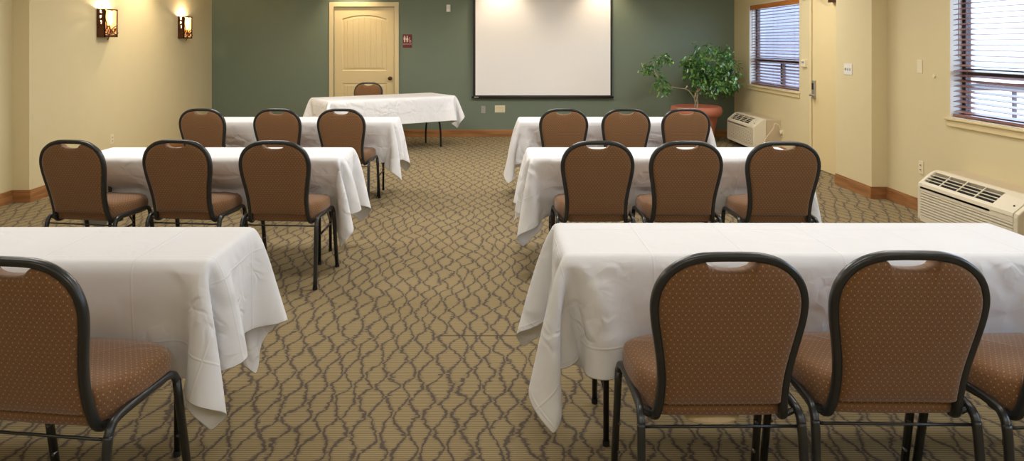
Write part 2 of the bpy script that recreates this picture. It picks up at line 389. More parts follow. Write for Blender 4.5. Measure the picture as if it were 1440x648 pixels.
# ------------------------------------------------------------ door_1: arched two panel door in the back wall
def door_leaf():
    w, h = d1x1-d1x0-0.006, d1z-0.012; nx, nz = 120, 250
    bm = B(); g = []
    ux0, ux1, uz0, uz1 = 0.125, w-0.125, 1.06, 1.90           # upper panel, arch rises to uz1 + 0.065
    lz0, lz1 = 0.22, 0.86
    def dist(x, z):
        zt = uz1 + 0.065*max(0, 1-((x-w/2)/(w/2-0.125))**2)
        du = min(x-ux0, ux1-x, z-uz0, zt-z); dl = min(x-ux0, ux1-x, z-lz0, lz1-z)
        return max(du, dl), du > 0
    for i in range(nx+1):
        col = []
        for j in range(nz+1):
            x, z = w*i/nx, h*j/nz; d, up = dist(x, z)
            if d <= 0: y = 0
            elif d < 0.016: y = 0.013*d/0.016
            elif d < 0.05: y = 0.013 - 0.008*(d-0.016)/0.034
            else:
                y = 0.005
                if abs(((x-w/2)/0.095 + 0.5) % 1 - 0.5) < 0.05: y = 0.010
            col.append(bm.verts.new((d1x0+0.003+x, YB+0.018+y, 0.008+z)))
        g.append(col)
    for i in range(nx):
        for j in range(nz): bm.faces.new((g[i][j], g[i+1][j], g[i+1][j+1], g[i][j+1]))
    box(bm, d1x0+0.003, d1x1-0.003, YB+0.035, YB+0.06, 0.008, 0.008+h)
    for a, b_ in (((0, 0), (0, nz)), ((nx, 0), (nx, nz))): pass
    box(bm, d1x0+0.003, d1x0+0.006, YB+0.0185, YB+0.04, 0.008, h); box(bm, d1x1-0.006, d1x1-0.003, YB+0.0185, YB+0.04, 0.008, h)
    return bm
dr = tag(bpy.data.objects.new('door_1', None), 'cream arched two panel door in the green wall', None, kind='structure'); C.objects.link(dr)
obj('door_leaf', door_leaf(), M['door_cream'], dr)
bm = B()
for x0, x1, z0, z1 in ((-2.733, -2.66, 0, 2.18), (-1.673, -1.603, 0, 2.18), (-2.66, -1.673, 2.105, 2.18)):
    box(bm, x0, x1, YB-0.018, YB, z0, z1)
box(bm, -2.668, -2.657, YB, YB+0.1, 0, 2.105); box(bm, -1.676, -1.665, YB, YB+0.1, 0, 2.105)
obj('door_trim', bm, M['trim_cream'], dr, bevel=0.004)
bm = B()
tube(bm, [(-1.745, YB+0.018, 0.945), (-1.745, YB+0.008, 0.945)], 0.032, n=20); tube(bm, [(-1.745, YB+0.01, 0.945), (-1.745, YB-0.03, 0.945)], 0.012, n=12)
tube(bm, [(-1.745, YB-0.025+y, 0.945) for y in (0, -0.004, -0.012, -0.025, -0.035, -0.039)], [0.012, 0.022, 0.029, 0.029, 0.02, 0.006], n=20, up=(0, 0, 1))
obj('door_handle', bm, M['bronze'], dr, smooth=True)
for z in (0.3, 1.08, 1.86):
    bm = B(); tube(bm, [(-2.659, YB-0.006, z-0.05), (-2.659, YB-0.006, z+0.05)], 0.008, n=10); obj('hinge', bm, M['chrome'], dr)
# ------------------------------------------------------------ door_2: flush cream door in the right wall
dr = tag(bpy.data.objects.new('door_2', None), 'flush cream door with a keypad lever lock', None, kind='structure'); C.objects.link(dr)
obj('door_leaf', box(B(), XD+0.004, XD+0.045, DR[0]+0.004, DR[1]-0.008, 0.008, DR[3]-0.006), M['door_cream'], dr, bevel=0.002)
bm = B(); box(bm, XD+0.05, XD+0.12, DR[0], DR[1], 0, DR[3]); obj('door_stop', bm, M['ptac_dark'], dr)
bm = B(); box(bm, XD-0.006, XD, DR[1], DR[1]+0.055, 0, DR[3]+0.055); box(bm, XD-0.006, XD, DR[0], DR[1], DR[3], DR[3]+0.055); obj('door_trim', bm, M['trim_cream'], dr, bevel=0.002)
ly = DR[1]-0.07
lk = obj('door_lock', box(B(), XD-0.022, XD+0.004, ly-0.035, ly+0.035, 0.84, 1.06), M['chrome'], dr, bevel=0.006)
bm = B(); tube(bm, [(XD-0.02, ly, 0.885), (XD-0.06, ly, 0.885)], 0.014, n=14); tube(bm, catmull([(XD-0.055, ly, 0.885), (XD-0.06, ly-0.04, 0.887), (XD-0.055, ly-0.11, 0.885)]), 0.009, n=10, up=(0, 0, 1)); obj('lever', bm, M['chrome'], lk, smooth=True)
bm = B(); box(bm, XD-0.026, XD-0.022, ly-0.02, ly+0.02, 0.95, 1.03); obj('keypad', bm, M['dark_steel'], lk)
bm = B(); box(bm, XD-0.055, XD+0.004, 7.72, 7.98, 1.975, 2.03); tube(bm, [(XD-0.03, 7.94, 2.04), (XD-0.12, 8.15, 2.05), (XD-0.01, 8.38, 2.075)], 0.008, n=8); obj('door_closer', bm, M['bronze'], dr, bevel=0.003)
# ------------------------------------------------------------ windows
def window(n, x, w, label):
    y0, y1, z0, z1 = w
    r = tag(bpy.data.objects.new('window_%d' % n, None), label, None, kind='structure'); C.objects.link(r)
    zm = 1.27; X = x+0.10; fw = 0.045
    bm = B()
    box(bm, X, X+0.05, y0, y0+fw, z0, z1); box(bm, X, X+0.05, y1-fw, y1, z0, z1)
    box(bm, X, X+0.05, y0+fw, y1-fw, z0, z0+fw); box(bm, X, X+0.05, y0+fw, y1-fw, z1-fw, z1)
    box(bm, X-0.005, X+0.05, y0+fw, y1-fw, zm-0.035, zm+0.03)
    ym = (y0+y1)/2-0.07; box(bm, X, X+0.05, ym-0.03, ym+0.03, z0+fw, zm-0.035)
    obj('window_frame', bm, M['win_frame'], r, bevel=0.003)
    obj('pane', box(B(), X+0.02, X+0.026, y0+fw, y1-fw, zm+0.03, z1-fw), M['glass'], r)
    obj('pane', box(B(), X+0.02, X+0.026, y0+fw, ym-0.03, z0+fw, zm-0.035), M['glass'], r)
    obj('pane', box(B(), X+0.02, X+0.026, ym+0.03, y1-fw, z0+fw, zm-0.035), M['glass'], r)
    bm = B()
    box(bm, x+0.001, X, y0-0.001, y0+0.006, z0, z1); box(bm, x+0.001, X, y1-0.006, y1+0.001, z0, z1); box(bm, x+0.001, X, y0, y1, z1-0.006, z1); box(bm, x+0.001, X, y0, y1, z0-0.001, z0+0.004)
    obj('window_jamb', bm, M['jamb_white'], r)
    bm = B(); box(bm, x-0.035, x+0.02, y0-0.03, y1+0.03, z0-0.022, z0); box(bm, x-0.018, x, y0-0.02, y1+0.02, z0-0.075, z0-0.022)
    obj('window_sill', bm, M['trim_cream'], r, bevel=0.006)
def blind(x, w, label, drop=0.0):
    y0, y1, z0, z1 = w; y0 += 0.012; y1 -= 0.012
    r = thing('window_blind', label, 'blind', (x+0.045, (y0+y1)/2, z1), group=None); L = y1-y0
    obj('valance', box(B(), -0.042, -0.028, -L/2, L/2, -0.075, 0.0), M['wood_valance'], r, bevel=0.003)
    obj('headrail', box(B(), -0.026, 0.026, -L/2, L/2, -0.05, -0.005), M['wood_slat'], r)
    bm = B(); z = -0.085; bot = -(z1-z0)+0.03; th = math.radians(-15)
    while z > bot+0.02:
        box(bm, -0.025, 0.025, -L/2, L/2, z-0.002, z+0.002, Matrix.Rotation(th, 3, 'Y'), (0, 0, z)); z -= 0.0425
    obj('slats', bm, M['wood_slat'], r)
    obj('bottom_rail', box(B(), -0.026, 0.026, -L/2, L/2, bot-0.02, bot), M['wood_slat'], r, bevel=0.003)
    for q in (-0.40, 0.0, 0.40):
        bm = B()
        for dx in (-0.027, 0.027): tube(bm, [(dx, q*L, -0.04), (dx, q*L, bot)], 0.0013, n=5)
        obj('ladder_cord', bm, M['wood_slat'], r)
    bm = B(); tube(bm, [(-0.045, L/2-0.10, -0.05), (-0.045, L/2-0.10, -0.70)], 0.004, n=8); obj('tilt_wand', bm, M['wood_slat'], r)
window(1, XD, W1, 'far window with dark frame beside the corner'); window(2, XM, W2, 'near window with dark frame at the right edge'); window(3, XM, W3, 'window outside the picture on the right')
blind(XD, W1, 'brown wooden slat blind on the far window above the far heater')
blind(XM, W2, 'brown wooden slat blind on the near window at the right edge')
# ------------------------------------------------------------ outside
struct('ground', box(B(), 4.3, 70, -10, 90, -0.5, -0.35), M['concrete'], 'pale ground outside')
def house(name, label, x0, x1, y0, y1, h, mat, roofm, wins):
    r = thing(name, label, 'building', ((x0+x1)/2, y0, -0.35))
    a = (x1-x0)/2; D = y1-y0
    obj('wall', box(B(), -a, a, 0, D, 0, h), mat, r)
    bm = B(); v = [bm.verts.new(p) for p in ((-a-.3, -.4, h), (a+.3, -.4, h), (a+.3, D+.4, h), (-a-.3, D+.4, h), (-a-.3, D/2, h+1.6), (a+.3, D/2, h+1.6))]
    for f in ((0, 1, 5, 4), (2, 3, 4, 5), (0, 4, 3), (1, 2, 5), (0, 3, 2, 1)): bm.faces.new([v[i] for i in f])
    obj('roof', bm, roofm, r)
    for wx, wz, ww, wh in wins:
        f = obj('window', box(B(), wx-ww/2-.08, wx+ww/2+.08, -0.05, 0.02, wz-.08, wz+wh+.08), M['jamb_white'], r)
        obj('pane', box(B(), wx-ww/2, wx+ww/2, -0.06, -0.045, wz, wz+wh), M['win_frame'], f)
house('grey_house', 'grey sided building seen through the far window blinds', 4.5, 11.5, 20, 27, 5.5, M['siding_grey'], M['roof_red'], [(-2.6, 1.2, 1.0, 1.3), (2.4, 1.2, 1.0, 1.3)])
house('pale_house', 'pale sunlit building seen through the near window blinds', 15.5, 26.0, 24, 32, 3.6, M['siding_pale'], M['roof_red'], [(0.5, 1.2, 1.2, 1.2), (3.5, 1.2, 1.2, 1.2)])
gr = thing('guard_rail', 'dark low guard rail outside the near window', 'railing', (10.0, 14.0, -0.35))
obj('rail', box(B(), -2.5, 3.5, -0.04, 0.04, 0.92, 1.06), M['win_frame'], gr)
for q in range(5): obj('post', box(B(), -2.4+q*1.4, -2.34+q*1.4, 0.04, 0.10, 0, 1.0), M['win_frame'], gr)
# ------------------------------------------------------------ projection screen
sc = thing('projection_screen', 'white pull-down projection screen with black border on the green wall', 'screen', ((-0.40+1.845)/2, YB-0.07, 0.635))
hw = 2.245/2
bm = B(); box(bm, -hw+0.04, hw-0.03, -0.0015, 0.0015, 0.04, 1.80); obj('screen_fabric', bm, M['screen_white'], sc)
bm = B()
box(bm, -hw, -hw+0.04, -0.002, 0.002, 0.0, 1.85); box(bm, hw-0.03, hw, -0.002, 0.002, 0.0, 1.85); box(bm, -hw+0.04, hw-0.03, -0.002, 0.002, 1.80, 1.85)
box(bm, -hw+0.04, hw-0.03, -0.002, 0.002, 0.02, 0.04)
obj('border', bm, M['screen_black'], sc)
bm = B(); tube(bm, [(-hw-0.02, 0, 0.01), (hw+0.02, 0, 0.01)], 0.018, 0.018, n=14); obj('weight_bar', bm, M['screen_black'], sc, smooth=True)
bm = B(); tube(bm, [(-hw+0.02, -0.016, 0.012), (-hw+0.09, -0.016, 0.012)], 0.006, n=8); obj('end_cap', bm, M['plate_white'], sc)
bm = B(); tube(bm, [(-hw-0.08, 0.0, 1.92), (hw+0.08, 0.0, 1.92)], 0.055, n=20, power=3); box(bm, -hw-0.1, hw+0.1, 0.03, 0.068, 1.89, 1.96); obj('roller_housing', bm, M['screen_white'], sc)
# ------------------------------------------------------------ plates, switches, sign
def plate(name, label, cat, pos, axis, w, h, mat, kind='duplex', gang=1):
    """axis 'y': on the back wall facing -Y; '+x': on left wall facing +X; '-x': on right wall facing -X"""
    rz = {'y': 0, '+x': PI/2, '-x': -PI/2}[axis]
    r = thing(name, label, cat, pos, rz)
    obj('cover_plate', box(B(), -w/2, w/2, -0.006, 0.0, -h/2, h/2), mat, r, bevel=0.002)
    for g in range(gang):
        x = (g-(gang-1)/2)*0.046
        if kind == 'duplex':
            for dz in (-0.02, 0.02):
                f = obj('socket', box(B(), x-0.014, x+0.014, -0.009, -0.005, dz-0.013, dz+0.013), mat, r, bevel=0.003)
                bm = B(); box(bm, x-0.007, x-0.005, -0.0095, -0.0125, dz-0.004, dz+0.006); box(bm, x+0.005, x+0.007, -0.0095, -0.0125, dz-0.004, dz+0.006)
                obj('slot', bm, M['ptac_dark'], f)
        elif kind == 'switch':
            obj('toggle', box(B(), x-0.005, x+0.005, -0.018, -0.005, -0.006, 0.012), mat, r, bevel=0.002)
            bm = B(); box(bm, x-0.007, x+0.007, -0.0068, -0.0055, -0.014, 0.014); obj('toggle_slot', bm, M['bronze'], r)
        elif kind == 'thermo':
            obj('housing', box(B(), -w/2+0.008, w/2-0.008, -0.028, -0.005, -h/2+0.008, h/2-0.008), mat, r, bevel=0.004)
            obj('display', box(B(), -w/4, w/4, -0.030, -0.027, 0.0, h/4), M['grey_plastic'], r)
    return r
plate('wall_outlet', 'cream double outlet plate on the green wall under the screen', 'outlet', (0.035, YB, 0.45), 'y', 0.165, 0.115, M['plate'], 'duplex', 3)
plate('wall_outlet', 'small silver outlet plate on the green wall left of the cream outlet', 'outlet', (-0.235, YB, 0.44), 'y', 0.07, 0.115, M['chrome'], 'duplex')
plate('wall_outlet', 'pale outlet plate low on the beige left wall', 'outlet', (XLW(8.14)+0.001, 8.14, 0.39), '+x', 0.07, 0.115, M['plate'], 'duplex')
plate('wall_outlet', 'cream outlet plate on the right wall beside the near heater', 'outlet', (XM, 6.22, 0.40), '-x', 0.07, 0.115, M['plate'], 'duplex')
plate('light_switch', 'triple toggle switch plate on the pier beside the door', 'switch', (XP, 7.22, 1.24), '-x', 0.165, 0.115, M['plate_white'], 'switch', 3)
plate('blank_plate', 'blank cream cover plate on the wall between pier and near window', 'plate', (XM, 6.24, 1.30), '-x', 0.075, 0.12, M['plate'], 'blank')
plate('thermostat', 'beige thermostat between the far window and the door', 'thermostat', (XD, 8.70, 1.26), '-x', 0.13, 0.10, M['plate'], 'thermo')
plate('wall_box', 'small beige box above the thermostat at the top of the picture', 'box', (XD, 8.72, 2.12), '-x', 0.08, 0.14, M['plate'], 'thermo')
r = thing('wall_sensor', 'small white wall sensor high on the green wall between sign and screen', 'sensor', (-0.80, YB, 2.08))
bm = B(); prism(bm, [(-0.036, 0), (0.036, 0), (0.028, -0.034), (-0.028, -0.034)], -0.058, 0.058); obj('housing', bm, M['plate_white'], r, bevel=0.005)
obj('lens', box(B(), -0.018, 0.018, -0.037, -0.030, -0.045, -0.015), M['screen_white'], r, bevel=0.003)
bm = B(); tube(bm, [(XM, 6.03, 1.225), (XM-0.012, 6.03, 1.225)], 0.016, n=16, up=(0, 0, 1)); tag(obj('door_stop_bumper', bm, M['plate']), 'tiny round cream bumper on the wall left of the near window', 'bumper')
# restroom sign
sg = thing('restroom_sign', 'maroon restroom sign with white figures beside the cream door', 'sign', (-1.465, YB, 1.55))
obj('sign_plate', box(B(), -0.075, 0.075, -0.006, 0, -0.108, 0.108), M['maroon'], sg, bevel=0.003)
def person_icon(cx, skirt):
    bm = B(); y = -0.0075
    tube(bm, [(cx, -0.0055, 0.075), (cx, -0.0125, 0.075)], 0.010, n=16)
    if skirt: pts = [(-0.009, 0.062), (0.009, 0.062), (0.021, 0.018), (0.012, 0.018), (0.009, -0.018), (-0.009, -0.018), (-0.012, 0.018), (-0.021, 0.018)]
    else: pts = [(-0.015, 0.062), (0.015, 0.062), (0.017, 0.022), (0.010, 0.022), (0.009, -0.018), (-0.009, -0.018), (-0.010, 0.022), (-0.017, 0.022)]
    a = [bm.verts.new((cx+x, -0.0125, z)) for x, z in pts]; b = [bm.verts.new((cx+x, -0.0055, z)) for x, z in pts]
    bm.faces.new(a); bm.faces.new(b[::-1])
    for i in range(len(pts)): bm.faces.new((a[i], b[i], b[(i+1) % len(pts)], a[(i+1) % len(pts)]))
    return bm
obj('figure_symbol', person_icon(-0.044, False), M['sign_white'], sg)
obj('figure_symbol', person_icon(-0.002, True), M['sign_white'], sg)
bm = B()
tube(bm, [(0.043+0.017*math.cos(t), -0.007, -0.002+0.017*math.sin(t)) for t in [PI*0.75+i*PI*1.35/14 for i in range(15)]], 0.0028, 0.0015, n=6)
tube(bm, [(0.034, -0.007, 0.040), (0.036, -0.007, 0.010), (0.052, -0.007, 0.008), (0.060, -0.007, -0.012)], 0.0035, 0.0015, n=6)
tube(bm, [(0.035, -0.0055, 0.050), (0.035, -0.0125, 0.050)], 0.007, n=12)
obj('wheelchair_symbol', bm, M['sign_white'], sg)
def text_mesh(name, s, size, mat, parent, loc, rot):
    cu = bpy.data.curves.new(name, 'FONT'); cu.body = s; cu.size = size; cu.align_x = 'CENTER'; cu.align_y = 'CENTER'; cu.extrude = 0.0008; cu.space_character = 1.05
    t = bpy.data.objects.new('tmp', cu); C.objects.link(t); bpy.context.view_layer.update()
    me = bpy.data.meshes.new_from_object(t.evaluated_get(bpy.context.evaluated_depsgraph_get())); bpy.data.objects.remove(t)
    me.name = name; me.materials.clear(); me.materials.append(mat)
    o = bpy.data.objects.new(name, me); C.objects.link(o); o.parent = parent; o.location = loc; o.rotation_euler = rot
    return o
text_mesh('lettering', 'RESTROOM', 0.026, M['sign_white'], sg, (0, -0.0068, -0.052), (PI/2, 0, 0))
# ------------------------------------------------------------ sconces
def sconce(y, label):
    x = XLW(y)
    r = thing('wall_sconce', label, 'wall lamp', (x, y, 1.58), 0, 'wall sconces')
    hw, h, d = 0.135, 0.32, 0.095
    bm = B(); box(bm, 0.0, 0.012, -hw+0.01, hw-0.01, 0.01, h-0.02); obj('back_plate', bm, M['bronze'], r, bevel=0.002)
    bm = B()
    t = 0.010
    for s in (-1, 1):                                   # side panels with cut-outs, corner posts, rails
        ys = s*hw
        for (x0, x1, z0, z1) in ((0, 0.016, 0, h), (d-0.016, d, 0, h), (0.016, d-0.016, 0, 0.03), (0.016, d-0.016, h-0.018, h), (0.016, d-0.016, 0.03, 0.15), (0.016, 0.040, 0.15, h-0.018), (d-0.036, d-0.016, 0.15, h-0.018), (0.04, d-0.036, 0.185, 0.215), (0.04, d-0.036, 0.245, 0.27)):
            box(bm, x0, x1, min(ys, ys-s*0.004), max(ys, ys-s*0.004), z0, z1)
        box(bm, d-0.008, d, min(ys, ys-s*0.018), max(ys, ys-s*0.018), 0, h)
        tube(bm, catmull([(0.012, ys, 0.10), (0.05, ys-0.001, 0.16), (0.03, ys, 0.22), (0.07, ys, 0.31)]), 0.005, n=6)
        tube(bm, catmull([(d-0.012, ys, 0.10), (0.04, ys-0.001, 0.17), (0.065, ys, 0.24), (0.02, ys, 0.31)]), 0.005, n=6)
    box(bm, d-0.008, d, -hw, hw, 0, 0.022); box(bm, d-0.008, d, -hw, hw, h-0.010, h)
    box(bm, 0, d, -hw, hw, 0.0, 0.004)
    obj('frame', bm, M['bronze'], r)
    rnd = random.Random(int(y*10)); bm = B(); X = d+0.002   # twig and leaf fretwork over the lower front
    tube(bm, catmull([(X, -hw, 0.045), (X+0.004, -0.05, 0.03), (X, 0.02, 0.05), (X+0.004, 0.08, 0.028), (X, hw, 0.05)]), 0.006, n=7)
    tube(bm, catmull([(X+0.004, -0.085, -0.03), (X+0.006, -0.06, 0.0), (X+0.004, -0.03, 0.04), (X, 0.03, 0.10), (X, 0.10, 0.13)]), 0.006, n=7)
    tube(bm, catmull([(X, -0.12, 0.06), (X, -0.10, 0.14), (X, -0.125, 0.22), (X, -0.11, 0.30)]), 0.005, n=7)
    tube(bm, catmull([(X, -0.09, 0.31), (X, 0.0, 0.305), (X, 0.07, 0.312), (X, 0.12, 0.30)]), 0.005, n=7)
    tube(bm, catmull([(X, -0.1, 0.09), (X, -0.04, 0.13), (X, -0.02, 0.07), (X, 0.05, 0.06), (X, 0.09, 0.10)]), 0.005, n=7)
    for i in range(9):
        cy, cz = rnd.uniform(-0.10, 0.11), rnd.uniform(0.045, 0.13); a = rnd.uniform(0, PI); l = 0.03
        p = [(0, -l), (0.010, 0), (0, l), (-0.010, 0)]
        vs = [bm.verts.new((X+0.004, cy+u*math.cos(a)-v*math.sin(a), cz+u*math.sin(a)+v*math.cos(a))) for u, v in p]
        vt = [bm.verts.new((X+0.001, q.co.y, q.co.z)) for q in vs]
        bm.faces.new(vs); bm.faces.new(vt[::-1])
        for k in range(4): bm.faces.new((vs[k], vs[(k+1) % 4], vt[(k+1) % 4], vt[k]))
    obj('twig_fretwork', bm, M['bronze'], r, smooth=False)
    bm = B(); box(bm, d-0.014, d-0.011, -hw+0.006, hw-0.006, 0.02, h-0.008); obj('mica_shade', bm, M['mica'], r)
    bm = B(); tube(bm, [(0.05, 0, 0.10), (0.05, 0, 0.13)], 0.016, n=14, up=(1, 0, 0)); obj('socket', bm, M['plate_white'], r)
    bm = B(); bmesh.ops.create_uvsphere(bm, u_segments=16, v_segments=12, radius=0.030, matrix=Matrix.Translation((0.05, 0, 0.205)) @ Matrix.Diagonal((1, 1, 1.3, 1)))
    tube(bm, [(0.05, 0, 0.13), (0.05, 0, 0.18)], [0.012, 0.02], n=14, up=(1, 0, 0)); obj('bulb', bm, M['lamp_bulb'], r, smooth=True)
    L = light('sconce_light', 'POINT', (0.045, 0, 0.285), 15.0, (1.0, 0.80, 0.56), shadow_soft_size=0.02); L.parent = r
sconce(7.95, 'bronze twig sconce nearer the camera, glowing on the beige wall')
sconce(10.12, 'bronze twig sconce farther away, beside the green wall corner')
# ------------------------------------------------------------ packaged heaters
def heater(xw, y0, y1, label, cord=False):
    """xw wall plane; front faces -X"""
    L = y1-y0
    r = thing('wall_heater', label, 'heater', (xw, y0, 0), 0, 'wall heaters under the windows')
    zt, zb = 0.48, 0.08; fs = -0.20; ff = -0.375          # sleeve front, unit front
    obj('sleeve', box(B(), fs, 0, 0.01, L-0.01, zb, zt-0.005), M['ptac_sleeve'], r, bevel=0.004)
    prof = [(fs, zb), (ff+0.012, zb), (ff, zb+0.012), (ff-0.0, zt-0.125), (ff+0.006, zt-0.100), (ff+0.10, zt-0.022), (ff+0.125, zt-0.008), (ff+0.15, zt), (fs, zt)]
    bm = B()
    def ext(pr, a, b):
        A = [bm.verts.new((x, a, z)) for x, z in pr]; Q = [bm.verts.new((x, b, z)) for x, z in pr]; n = len(pr)
        bm.faces.new(A); bm.faces.new(Q[::-1])
        for i in range(n): bm.faces.new((A[i], Q[i], Q[(i+1) % n], A[(i+1) % n]))
    inner = [(fs, zb+0.0), (ff+0.034, zb), (ff+0.034, zt-0.13), (ff+0.115, zt-0.045), (fs, zt-0.045)]
    ext(inner, 0.02, L-0.02)
    obj('inner_case', bm, M['ptac_dark'], r)
    for a_, b_ in ((0, 0.04), (L-0.04, L)):                            # rounded end caps
        bm = B(); ext(prof, a_, b_); obj('end_cap', bm, M['ptac'], r, smooth=False, bevel=0.015)
    bm = B()                                                          # control cover at the near end, a bit raised
    pr = [(ff+0.02, zt-0.13), (ff-0.004, zt-0.125), (ff+0.002, zt-0.098), (ff+0.098, zt-0.018), (ff+0.125, zt-0.004), (ff+0.15, zt+0.004), (fs, zt+0.004), (fs, zt-0.04)]
    ext(pr, 0.04, 0.26); obj('control_cover', bm, M['ptac'], r, bevel=0.004)
    bm = B(); bm2 = [(ff+0.05, zt-0.062)]; tube(bm, [(ff+0.045, 0.085, zt-0.062), (ff+0.040, 0.085, zt-0.058)], 0.006, n=10); obj('button', bm, M['ptac_dark'], r)
    bm = B()                                                          # top deck behind the outlet and slope rails
    ext([(ff+0.135, zt-0.045), (ff+0.118, zt-0.012), (ff+0.15, zt), (fs, zt), (fs, zt-0.045)], 0.26, L-0.04)
    ext([(ff+0.022, zt-0.14), (ff, zt-0.14), (ff, zt-0.125), (ff+0.006, zt-0.100), (ff+0.026, zt-0.084), (ff+0.03, zt-0.12)], 0.26, L-0.04)
    ext([(ff+0.022, zb), (ff, zb), (ff, zb+0.03), (ff+0.022, zb+0.03)], 0.04, L-0.04)
    ext([(ff+0.022, zt-0.16), (ff, zt-0.16), (ff, zt-0.122), (ff+0.022, zt-0.122)], 0.04, L-0.04)
    obj('front_panel', bm, M['ptac'], r)
    bm = B()                                                          # top outlet bars
    for q in range(1, 4):
        f = q/4; x = ff+0.026+f*(0.118-0.026)+0.0; z = zt-0.084+f*(0.072)
        box(bm, x-0.005, x+0.005, 0.26, L-0.04, z-0.006, z-0.001)
    for q in range(1, 4):
        y = 0.26+(L-0.30)*q/4
        ext([(ff+0.026, zt-0.092), (ff+0.026, zt-0.084), (ff+0.118, zt-0.012), (ff+0.118, zt-0.020)], y-0.005, y+0.005)
    obj('outlet_grille', bm, M['ptac'], r)
    bm = B(); z = zb+0.038                                            # intake louvres
    while z < zt-0.155:
        ext([(ff+0.020, z-0.001), (ff, z-0.009), (ff, z+0.002), (ff+0.020, z+0.010)], 0.04, L-0.04); z += 0.0215
    obj('intake_louvres', bm, M['ptac'], r)
    obj('sub_base', box(B(), fs-0.05, -0.001, 0.05, L-0.05, 0, zb), M['ptac_dark'], r)
    if cord:
        bm = B(); tube(bm, catmull([(fs-0.03, -0.004, 0.16), (fs-0.01, -0.03, 0.24), (fs+0.07, -0.05, 0.36), (-0.11, -0.06, 0.43), (-0.05, -0.06, 0.40), (-0.03, -0.05, 0.33)]), 0.006, n=8)
        box(bm, -0.035, -0.006, -0.07, -0.03, 0.28, 0.34)
        obj('power_cord', bm, M['cord'], r, smooth=True)
    return r
heater(XD, 9.43, 10.52, 'beige wall heater under the far window beside the plant', True)
heater(XM, 4.57, 5.66, 'beige wall heater under the near window at the right edge')
plate('wall_outlet', 'cream outlet plate beside the far heater holding its plug', 'outlet', (XD, 9.38, 0.31), '-x', 0.07, 0.115, M['plate'], 'duplex')
